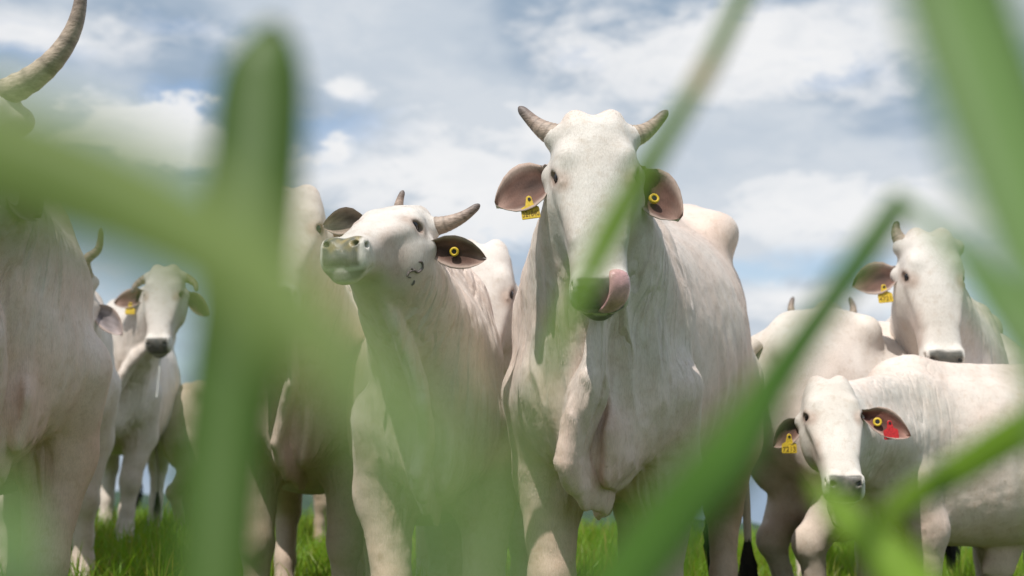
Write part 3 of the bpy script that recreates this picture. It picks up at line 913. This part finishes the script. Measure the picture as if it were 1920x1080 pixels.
    def ear_pt(self, u, v, off, L=.19, W=.062, droop=.03):
        r, d, n = self.last_ear
        w = d.cross(n)
        p = r + d * (u * L) + w * (v * W) + n * off
        p.z -= droop * u * u
        return p, n

    def stud(self, u, v, L=.19, W=.062, droop=.03, r=.013, off=.004):
        p, n = self.ear_pt(u, v, off, L, W, droop); return button(self.root, p, n, r)
    def flag(self, u, v, text, s=1.0, mat='yellow', tilt=0.0, L=.19, W=.062, droop=.03, off=.008):
        p, n = self.ear_pt(u, v, off, L, W, droop)
        n = (n + self.dirl((0, -1, 0)) * 1.5).normalized()
        return flag_tag(self.root, p, n, text, s, mat, tilt)
    def tail(self, sway=0.0, switch=True):
        pts = [(0, 1.44, 1.33), (sway * .1, 1.53, 1.22), (sway * .4, 1.53, .95), (sway * .8, 1.50, .68), (sway, 1.49, .5)]
        t = tube('tail', pts, [.036, .032, .024, .018, .015], MAT['hide'], self.root, 10)
        nv = len(t.data.vertices)
        set_attr(t, 'col', np.repeat(np.array([[.60, .55, .49]]), nv, 0)); set_attr(t, 'wet', np.zeros(nv))
        if switch:
            V, Fc = [], []
            rnd = random.Random(3)
            for i in range(150):
                a = rnd.random() * 6.28; r = .012 * rnd.random() ** .5
                x, y = sway + r * math.cos(a), 1.49 + r * math.sin(a)
                dx, dy = math.cos(a) * .035 * rnd.random(), math.sin(a) * .035 * rnd.random()
                z0, z1 = .54 - .12 * rnd.random(), .20 + .14 * rnd.random()
                b = len(V); w = .0035
                zm = z0 * .45 + z1 * .55
                for (xx, yy, zz, ww) in ((x, y, z0, w), (x + dx, y + dy, zm, w), (x + dx * .7, y + dy * .7, z1, .0004)):
                    V += [(xx - ww, yy, zz), (xx + ww, yy + ww, zz)]
                Fc += [(b, b + 1, b + 3, b + 2), (b + 2, b + 3, b + 5, b + 4)]
            mesh_obj('tail_switch', V, Fc, MAT['hair'], t)
        return t

# ------------------------------------------------------------------ the herd
HERD = 'white cattle standing in the pasture'
import time
_t0 = time.time()

def cow_main():
    c = Cow('big white cow licking its nose, facing forward between the grass blades', 1142, 3.88, -15, 1.0, HERD, pitch=3.5)
    c.build(c.loc(1114, 244, 3.40), (.015, -.28, -.96), seed=3, hump=.55, pink=1.0, dirt=.35, hairs=140000, foldk=1.1, headscale=.90, dew_fine=True, dew_x=.045,
            front=((-.03, 0), (.0, .03)), fine=.005, coarse=.011, dewlap=1.1, rump=.07, chest=.86, stance=.135, girth=.95)
    c.horn_h(-1, [(.122, -.028, -.055), (.156, -.060, -.06), (.198, -.108, -.055)], .038, .35)
    c.horn_h(1, [(.124, -.016, -.055), (.162, -.044, -.06), (.206, -.090, -.055)], .037, .75)
    c.ear_h(-1, (.93, .28, -.12), (.15, -.1, 1), L=.158/.9, W=.066, droop=.02, cup=.03)
    c.flag(.50, -.55, '321840', .95, tilt=.12, L=.165, W=.066, droop=.02)
    c.ear_h(1, (.80, .55, -.2), (-.15, -.25, 1), L=.15/.9, W=.064, droop=.02, cup=.036)
    c.stud(.52, .2, .15, .064, .02)
    # tongue curled up over the right nostril
    T = [c.H(.004, .468, -.080), c.H(.022, .494, -.050), c.H(.040, .488, -.006), c.H(.046, .462, .020), c.H(.042, .436, .030), c.H(.034, .422, .022)]
    tube('tongue', T, [.022, .027, .029, .029, .026, .012], MAT['tongue'], c.root, 16, flatv=c.s.cross(T[1] - T[0]))
    c.tail(.1)
    return c

def cow_second():
    c = Cow('white cow with its chin raised, looking left beside the licking cow', 818, 4.05, 6, .90, HERD)
    c.build(c.loc(752, 402, 3.62), (-.31, -.88, -.36), seed=8, hump=.05, pink=.85, dirt=.35, hairs=120000, foldk=.8, pollen=.6, jaw=1.15, headscale=.86, dew_x=-.02,
            front=((.0, .0), (.03, .02)), fine=.005, coarse=.011, girth=.86, chest=.82, neckw=.70, stance=.135)
    c.horn_w(-1, [(.012, 0, .045), (.018, 0, .08), (.028, 0, .112)], .026, .4, base=(.045, -.02, -.05))
    c.horn_w(1, [(.05, -.01, .008), (.10, -.02, .028), (.145, -.02, .062)], .036, .3)
    c.ear_w(1, (.95, -.1, -.16), (.1, -1, -.25), L=.18, W=.046, droop=.008, cup=.024, notch=True)
    c.stud(.5, .0, .18, .046, .008)
    c.ear_w(-1, (-.95, -.05, .02), (.1, -1, -.25), root=c.loc(688, 412, 3.66), L=.125, W=.040, droop=.02, cup=.024, notch=True, inner=(.30, .24, .20))
    c.tail(-.1)
    # cheek brand: two curved scars and dots, laid on the skin
    for pts in ([(792, 489), (798, 492), (799, 502), (796, 510), (790, 513), (782, 512), (776, 511)], [(774, 511), (772, 516), (770, 520)], [(773, 522), (776, 525)], [(783, 530), (782, 534), (779, 537)], [(779, 502), (782, 505)]):
        loc = []
        for q in pts:
            p, n = c.surf(q[0], q[1], 3.45); loc.append(p + n * .0015)
        if len(loc) > 1:
            tube('brand_mark', loc, [.0022] + [.0034] * (len(loc) - 2) + [.0022], MAT['brand'], c.root, 8)
    return c

def cow_third():
    c = Cow('white cow half hidden behind the broad dark blade, brown ear with stud', 570, 4.95, 4, .96, HERD)
    c.build(c.loc(546, 372, 4.45), (-.02, -.62, -.78), seed=14, hairs=40000, hump=.5, pink=.7, dirt=.45, headscale=1.0, horned=False, fine=.008, coarse=.017, tint=(.68, .62, .55))
    c.ear_h(1, (.95, -.25, -.1), (.0, .25, 1), L=.18, W=.062, droop=-.02, cup=.02, inner=(.17, .075, .045))
    c.stud(.45, .1, .18, .062, -.02, .014)
    c.ear_h(-1, (.93, .2, -.1), (.0, .1, 1), L=.17)
    c.tail(.1)

def cow_left_far():
    c = Cow('small far white cow with drooping horns and dark muzzle', 214, 8.3, 9, .99, HERD)
    c.build(c.loc(308, 512, 7.8), (.03, -.38, -.92), seed=21, hairs=30000, hump=.4, pink=.25, dirt=.3, fine=.009, coarse=.018, lod=1, dewlap=.9, headscale=.95,
            front=((.0, .0), (-.06, -.05)))
    for sd in (-1, 1):
        c.horn_h(sd, [(.13, .0, -.06), (.175, .04, -.06), (.19, .095, -.05)], .034, .1)
    c.ear_h(-1, (.97, .12, -.1), (.0, .0, 1), L=.21, W=.062, droop=.015)
    c.flag(.5, -.6, '', 1.15, L=.21, droop=.015)
    c.ear_h(1, (.75, .3, -.6), (.5, .0, .8), L=.19)
    tube('saliva_strand', [c.H(.0, .49, -.10), c.H(.005, .62, -.10), c.H(.0, .75, -.12)], [.004, .0025, .005], MAT['drool'], c.root, 6)
    c.tail()

def calf_left():
    c = Cow('tan-white calf behind the small far cow, turned sideways', 612, 8.95, 84, .72, HERD)
    c.build(Vector((0, -.52, .95)), (.75, -.2, -.62), seed=25, hump=.1, pink=.5, dirt=.9, fine=.012, coarse=.02, lod=2, tint=(.55, .48, .38), dewlap=.6)
    c.ear_h(-1, (.9, .2, -.1), (0, 0, 1)); c.ear_h(1, (.9, .2, -.1), (0, 0, 1)); c.tail()

def cow_left_near():
    c = Cow('near white cow at left edge with long curved ringed horn', -10, 3.75, 22, 1.0, HERD)
    c.build(c.loc(-50, 182, 3.25), (-.35, -.35, -.87), seed=31, hairs=70000, hump=.6, foldk=.7, girth=.93, chest=.86, pink=1.1, dirt=.3, fine=.008, coarse=.014, headscale=1.0, dew_x=.02, front=((0, 0), (-.02, 0)), dewlap=1.1)
    c.horn_px([(62, 146), (106, 106), (137, 56), (151, 0), (150, -60)], 3.2, [3.26, 3.25, 3.25, 3.25, 3.25], .034, .95, 1, c.loc(8, 176, 3.27))
    c.horn_h(-1, [(.16, -.05, -.05), (.22, -.12, -.04), (.26, -.22, -.03)], .04, .8)
    c.ear_h(1, (.35, .1, -.92), (.9, 0, .3), L=.15); c.ear_h(-1, (.9, .2, -.1), (0, 0, 1))
    c.tail()

def cow_left_hidden():
    c = Cow('cow mostly hidden behind the near left cow, only horn tip and ear showing', 100, 6.4, 21, 1.0, HERD)
    c.build(c.loc(120, 520, 5.9), (.0, -.35, -.93), seed=35, pink=.4, fine=.012, coarse=.02, lod=1)
    c.horn_px([(160, 490), (185, 465), (190, 425)], 5.9, [5.9, 5.9, 5.9], .03, .5, 1)
    c.horn_h(-1, [(.13, -.05, -.05), (.16, -.12, -.04)], .03)
    c.ear_h(1, (.85, .5, -.3), (.1, 0, 1), L=.16, W=.05, inner=(.36, .32, .33)); c.ear_h(-1, (.9, .2, -.1), (0, 0, 1)); c.tail()

def cow_middle_back():
    c = Cow('white cow peeking out between the chin-raised cow and the licking cow', 905, 5.45, 6, .97, HERD)
    c.build(c.loc(903, 480, 4.95), (-.03, -.35, -.93), seed=44, pink=.4, dirt=.3, fine=.0085, coarse=.018, lod=1, hump=.4, horned=False, headscale=1.08)
    c.ear_h(1, (.85, .4, -.4), (.1, 0, 1), L=.17); c.ear_h(-1, (.9, .3, -.2), (0, 0, 1)); c.tail()

def cow_right_back():
    c = Cow('white cow with black nose resting above the back of the red-tagged animal', 1770, 5.6, -17, .98, HERD)
    c.build(c.loc(1748, 456, 5.15), (-.02, -.30, -.95), seed=52, hairs=50000, foldk=.45, pink=.5, dirt=.35, fine=.0075, coarse=.018, lod=1, hump=.3, headscale=1.0)
    c.horn_h(-1, [(.110, -.05, -.05), (.115, -.085, -.05), (.108, -.115, -.045)], .032, .6)
    c.horn_h(1, [(.098, -.025, -.052), (.104, -.040, -.052)], .026, .6)
    c.ear_h(-1, (.97, .12, -.1), (.0, -.1, 1), L=.185, W=.07, droop=.015)
    c.flag(.42, -.60, '4721', 1.15, tilt=.1, L=.185, W=.07, droop=.015)
    c.ear_h(1, (.45, .4, -.8), (.8, 0, .4), L=.16); c.tail()

def young_bull():
    c = Cow('young white bull with red ear tag, body turned to the right', 1675, 4.80, -70, .73, HERD)
    c.build(c.loc(1556, 728, 4.24), (-.03, -.60, -.80), seed=61, hairs=80000, foldk=.3, dewlap=.35, pink=.8, dirt=.5, fine=.0062, coarse=.014, hump=.1, headscale=1.04, dew_x=0, horned=False, sheath=1.3, belly=-.02,
            front=((.0, -.05), (.0, .06)), tint=(.74, .70, .65), jaw=.95)
    c.ear_w(1, (.93, -.25, -.22), (.15, -1, .05), root=(.112, .088, -.055), L=.20, W=.058, droop=.045, cup=.03, notch=True, inner=(.22, .09, .07))
    c.flag(.58, -.10, '', 1.25, 'red', .1, .20, .058, .045, .010)
    c.stud(.36, .2, .20, .058, .045, .018, .012)
    c.ear_w(-1, (-.75, .25, -.45), (.0, -1, .1), L=.15, W=.05)
    c.flag(.55, -.3, '7213', 1.3, L=.15, W=.05)
    c.tail(.15)

def cow_grazing():
    c = Cow('large white cow behind the red-tagged bull, hindquarters nearest, udder showing', 1880, 5.75, 118, .86, HERD)
    c.build(Vector((0, -.62, .80)), (.55, .35, -.75), seed=70, hairs=40000, foldk=.2, pink=.4, dirt=.5, fine=.012, coarse=.015, lod=1, hump=.0, udder=1.15, belly=.03, tint=(.75, .715, .67), rump=.02, hind=((.02, .06), (0, -.05)))
    c.ear_h(1, (.8, .3, -.5), (.3, 0, .9), L=.15); c.ear_h(-1, (.8, .3, -.5), (.3, 0, .9), L=.15); c.tail(.02)

def cow_right_hidden():
    c = Cow('cow hidden behind the lowered-head cow, two pale horn tips and an ear showing', 1555, 7.3, -15, .97, HERD)
    c.build(c.loc(1550, 615, 6.6), (.0, -.35, -.93), seed=75, pink=.4, fine=.013, coarse=.022, lod=2)
    for sd in (-1, 1): c.horn_h(sd, [(.135, -.06, -.05), (.15, -.13, -.045), (.135, -.19, -.04)], .032, .8)
    c.ear_h(1, (.97, .0, -.1), (0, 0, 1), L=.21, droop=-.02); c.ear_h(-1, (.8, .4, -.3), (.2, 0, 1)); c.tail()

for f in (cow_main, cow_second, cow_third, cow_left_far, calf_left, cow_left_near, cow_left_hidden, cow_middle_back, cow_right_back, young_bull, cow_grazing, cow_right_hidden):
    t = time.time(); f(); print('COW', f.__name__, round(time.time() - t, 1))
# ------------------------------------------------------------------ ground, hills, turf
def ground():
    ys = np.concatenate([np.arange(-60, 0, 4), np.arange(0, 22, .25), np.geomspace(22, 6000, 60)])
    xs = np.concatenate([-np.geomspace(12, 6000, 40)[::-1], np.arange(-11.5, 12, .5), np.geomspace(12, 6000, 40)])
    X, Y = np.meshgrid(xs, ys, indexing='ij')
    V = np.stack([X, Y, terrain(X, Y)], -1).reshape(-1, 3)
    nx, ny = len(xs), len(ys)
    i, j = np.meshgrid(np.arange(nx - 1), np.arange(ny - 1), indexing='ij')
    a = (i * ny + j).ravel()
    Fq = np.stack([a, a + ny, a + ny + 1, a + 1], 1)
    m, nt, b = new_mat('pasture_soil')
    n = add_noise(nt, .9, 8, .6); n2 = add_noise(nt, 25, 5)
    c = mixc(nt, .5, ramp(nt, n, [(.3, (.035, .07, .012)), (.7, (.075, .12, .025))]), ramp(nt, n2, [(.3, (.03, .05, .012)), (.7, (.08, .13, .025))]))
    nt.links.new(c, b.inputs['Base Color']); b.inputs['Roughness'].default_value = .9
    bump(nt, b, n2, .6, .05)
    o = mesh_obj('ground', V, Fq, m); tag(o, kind='structure')
ground()

def hills():
    """wooded ridge across the valley, lower towards the right"""
    az = np.linspace(-1.1, 1.1, 420)
    V = []; rows = 7
    for r in range(rows):
        for k, a in enumerate(az):
            D = 1500 + r * 70
            top = -13 - 64 * float(sstep(a, -.22, .40))
            x, y = D * math.sin(a), D * math.cos(a)
            p = np.array([[x / 60, y / 60, r]], F32)
            h = top * 1.0 + 7 * float(vnoise(p, .35, 4)[0]) + 5 * float(vnoise(p, 2.2, 5)[0]) + 3.0 * float(vnoise(p, 6, 6)[0])
            z = -430 + (h + 430 + .78) * (1 - (1 - r / (rows - 1)) ** 2)
            V.append((x, y, z))
    Fq = []
    n = len(az)
    for r in range(rows - 1):
        for k in range(n - 1):
            a = r * n + k; Fq.append((a, a + 1, a + n + 1, a + n))
    m, nt, b = new_mat('far_forest')
    nn = add_noise(nt, .05, 8, .65)
    nt.links.new(ramp(nt, nn, [(.3, (.02, .045, .028)), (.7, (.05, .085, .05))]), b.inputs['Base Color']); b.inputs['Roughness'].default_value = .95
    o = mesh_obj('hills', np.array(V), np.array(Fq), m); tag(o, kind='structure')
hills()

def blades_mesh(name, pts, mat, hmin, hmax, wid, per, lean=.5, seed=0, kind='stuff'):
    """tufts of curved grass blades as one mesh: 3 segments per blade"""
    rng = np.random.default_rng(seed)
    n = len(pts) * per
    base = np.repeat(np.asarray(pts), per, 0)
    base = base + np.c_[rng.normal(0, .022, (n, 2))]
    z = terrain(base[:, 0], base[:, 1]) - .01
    h = rng.uniform(hmin, hmax, n) * (0.55 + .9 * rng.random(n) ** 2)
    a = rng.uniform(0, 2 * np.pi, n); ln = lean * rng.random(n) ** .8
    w = wid * rng.uniform(.6, 1.3, n); b = rng.uniform(0, np.pi, n)
    V = np.zeros((n, 7, 3), F32)
    for k, (t, ws) in enumerate(((0, 1.0), (.4, .95), (.75, .6))):
        cx = base[:, 0] + np.cos(a) * ln * h * t * t; cy = base[:, 1] + np.sin(a) * ln * h * t * t; cz = z + h * (t - .35 * ln * t * t)
        V[:, 2 * k] = np.stack([cx - np.cos(b) * w * ws, cy - np.sin(b) * w * ws, cz], 1)
        V[:, 2 * k + 1] = np.stack([cx + np.cos(b) * w * ws, cy + np.sin(b) * w * ws, cz], 1)
    V[:, 6] = np.stack([base[:, 0] + np.cos(a) * ln * h, base[:, 1] + np.sin(a) * ln * h, z + h * (1 - .35 * ln)], 1)
    o = np.arange(n)[:, None] * 7
    tri = np.concatenate([o + np.array([[0, 1, 3]]), o + np.array([[0, 3, 2]]), o + np.array([[2, 3, 5]]), o + np.array([[2, 5, 4]]), o + np.array([[4, 5, 6]])])
    ob = mesh_obj(name, V.reshape(-1, 3), tri, mat)
    tn = np.repeat((rng.random(n) ** 5 * .9)[:, None], 7, 1)
    set_attr(ob, 'tint', tn.ravel())
    return ob

MAT['turf'] = leaf_mat('turf_leaf', (.14, .28, .016), (.25, .42, .035), .50)
def turf():
    rng = np.random.default_rng(5)
    P = []
    for (y0, y1, cnt) in ((3.0, 6, 1500), (6, 9.5, 5200), (9.5, 15, 6500), (15, 24, 2600)):
        y = rng.uniform(y0, y1, cnt); x = rng.uniform(-.46, .46, cnt) * y
        P.append(np.stack([x, y], 1))
    P = np.concatenate(P)
    o = blades_mesh('pasture_grass', P, MAT['turf'], .10, .24, .0042, 9, .7, 6)
    tag(o, 'bright green pasture grass around the hooves of the cattle', 'grass', kind='stuff')
turf()

# ------------------------------------------------------------------ tall blades close to the lens
def tall_blade(label, pix, mat, tint=None, root=None, fold=.18, name='grass_blade', nseg=40, stem=False):
    """pix rows: (px, py, depth, width_px); the blade grows from the soil up to its first row"""
    P = [pw(x, y, d) for x, y, d, w in pix]; Wd = [w / FPX * d for x, y, d, w in pix]
    V = []; Fc = []; T = []; Rb = []
    def cr(t, A):
        f = t * (len(A) - 1); i = min(int(f), len(A) - 2); s = f - i
        p0, p1, p2, p3 = A[max(i - 1, 0)], A[i], A[i + 1], A[min(i + 2, len(A) - 1)]
        return (p1 * 2 + (p2 - p0) * s + (p0 * 2 - p1 * 5 + p2 * 4 - p3) * s * s + (p1 * 3 - p0 - p2 * 3 + p3) * s ** 3) * .5
    line = []
    if root is not None:                                   # grown from the soil, easing into the visible run
        r = Vector((root[0], root[1], tz(root[0], root[1]) - .01))
        t0 = (P[1] - P[0]).normalized()
        ctl = P[0] - t0 * min(.35 * (P[0] - r).length, .16)
        for i in range(14):
            t = i / 14
            line.append((r * (1 - t) ** 2 + ctl * 2 * t * (1 - t) + P[0] * t * t, Wd[0] * (.45 + .55 * t), -1.0))
    for i in range(nseg + 1):
        t = i / nseg
        line.append((cr(t, P), max(cr(t, Wd), .0004), t))
    n = len(line) - 1
    for i in range(n + 1):
        c, w, t = line[i]; w *= .5
        tg = (line[min(n, i + 1)][0] - line[max(0, i - 1)][0]).normalized()
        sd = tg.cross(Vector((0, 1, 0))).normalized()          # blade faces along +Y
        nr = sd.cross(tg).normalized()
        if stem:
            for k in range(8):
                a = 2 * math.pi * k / 8; V.append(c + sd * (w * math.cos(a)) + nr * (w * math.sin(a)))
                T.append(tint(t) if tint else 0)
        else:
            for v, b in ((-1, fold), (-.5, fold * .45), (0, 0), (.5, fold * .45), (1, fold)):
                V.append(c + sd * (w * v) + nr * (w * b)); T.append(tint(t) if tint else 0); Rb.append(.4 if v == 0 else 0)
    m = 8 if stem else 5
    for i in range(n):
        for k in range(m if stem else m - 1):
            k2 = (k + 1) % m
            Fc.append((i * m + k, i * m + k2, (i + 1) * m + k2, (i + 1) * m + k))
    o = mesh_obj(name, V, Fc, mat)
    set_attr(o, 'tint', np.array(T))
    if Rb: set_attr(o, 'rib', np.array(Rb))
    if not stem:
        sol = o.modifiers.new('thickness', 'SOLIDIFY'); sol.thickness = .0005; sol.offset = 0
    tag(o, label, 'grass blade', 'tall grass blades close to the lens')
    return o

MAT['blade_dark'] = leaf_mat('blade_dark', (.060, .135, .010), (.085, .17, .016), .45)
MAT['blade_mid'] = leaf_mat('blade_mid', (.085, .20, .018), (.125, .25, .028), .50)
MAT['blade_stem'] = leaf_mat('blade_stem', (.12, .22, .018), (.16, .27, .03), .45)
MAT['blade_fold'] = leaf_mat('blade_fold', (.055, .14, .010), (.085, .19, .018), .42)
MAT['blade_pale'] = leaf_mat('blade_pale', (.15, .27, .075), (.19, .31, .095), .50)
MAT['blade_olive'] = leaf_mat('blade_olive', (.17, .25, .06), (.22, .30, .085), .45)
MAT['blade_lime'] = leaf_mat('blade_lime', (.16, .29, .015), (.22, .36, .025), .50)

def tall_grass():
    tall_blade('broad dark green blade standing upright left of the chin-raised cow', [(395, 1130, .36, 165), (415, 850, .38, 170), (455, 560, .40, 180), (476, 300, .42, 178), (486, 170, .43, 168), (498, 105, .435, 138), (514, 62, .44, 80), (524, 40, .44, 24)], MAT['blade_dark'], tint=lambda t: .25 * max(0, t - .85) / .15, root=(-.08, .26))
    tall_blade('wide blurred olive blade slanting down from the left edge', [(-260, 220, .20, 270), (-20, 290, .195, 270), (210, 370, .19, 250), (420, 480, .18, 230), (560, 600, .17, 200), (690, 760, .16, 130), (800, 940, .15, 30)], MAT['blade_olive'], root=(-.15, .20))
    tall_blade('faint blurred blade veiling the legs of the chin-raised cow', [(880, 1220, .09, 150), (850, 980, .10, 160), (800, 800, .11, 130), (760, 620, .115, 20)], MAT['blade_pale'], root=(.0, .06))
    tall_blade('pale green blade tip in the bottom left corner', [(20, 1180, .22, 160), (15, 1020, .25, 120), (0, 850, .28, 10)], MAT['blade_pale'], root=(-.09, .18))
    tall_blade('thin green stem with brown joint crossing the licking cow\'s face', [(960, 1200, .16, 14), (985, 900, .25, 16), (1030, 690, .40, 30), (1066, 590, .44, 44), (1108, 505, .48, 56), (1165, 395, .51, 60), (1240, 270, .52, 44), (1320, 140, .53, 38), (1385, 10, .54, 36), (1430, -90, .55, 34)], MAT['blade_stem'],
               tint=lambda t: math.exp(-((t - .777) / .025) ** 2), root=(.0, .12))
    tall_blade('dark blade folded over at the top, in front of the right cattle', [(1130, 1150, .33, 140), (1250, 990, .36, 135), (1370, 850, .39, 118), (1465, 700, .43, 80), (1555, 570, .47, 62), (1640, 450, .50, 56), (1698, 366, .52, 46)], MAT['blade_fold'], root=(.03, .28))
    tall_blade('light drooping blade end hanging from the fold at right', [(1990, 1150, .36, 60), (1985, 850, .37, 90), (1945, 680, .38, 92), (1865, 550, .40, 80), (1785, 450, .45, 60), (1700, 372, .52, 40)], MAT['blade_pale'], root=(.145, .33))
    tall_blade('broad pale blade filling the upper right corner', [(2110, 1000, .21, 150), (2040, 700, .235, 200), (1955, 420, .26, 235), (1870, 180, .28, 235), (1805, 0, .295, 225), (1765, -150, .305, 210)], MAT['blade_pale'], root=(.12, .2))
    tall_blade('yellow-green blade entering low from the right edge', [(2080, 720, .60, 75), (1930, 800, .58, 75), (1800, 880, .56, 66), (1700, 940, .54, 50), (1640, 990, .53, 22)], MAT['blade_lime'], root=(.30, .6))
    tall_blade('short bright blade leaning left below the red-tagged bull', [(1760, 1150, .46, 120), (1690, 1070, .48, 110), (1610, 990, .50, 84), (1550, 930, .515, 48), (1520, 890, .52, 12)], MAT['blade_lime'], root=(.16, .42))
tall_grass()
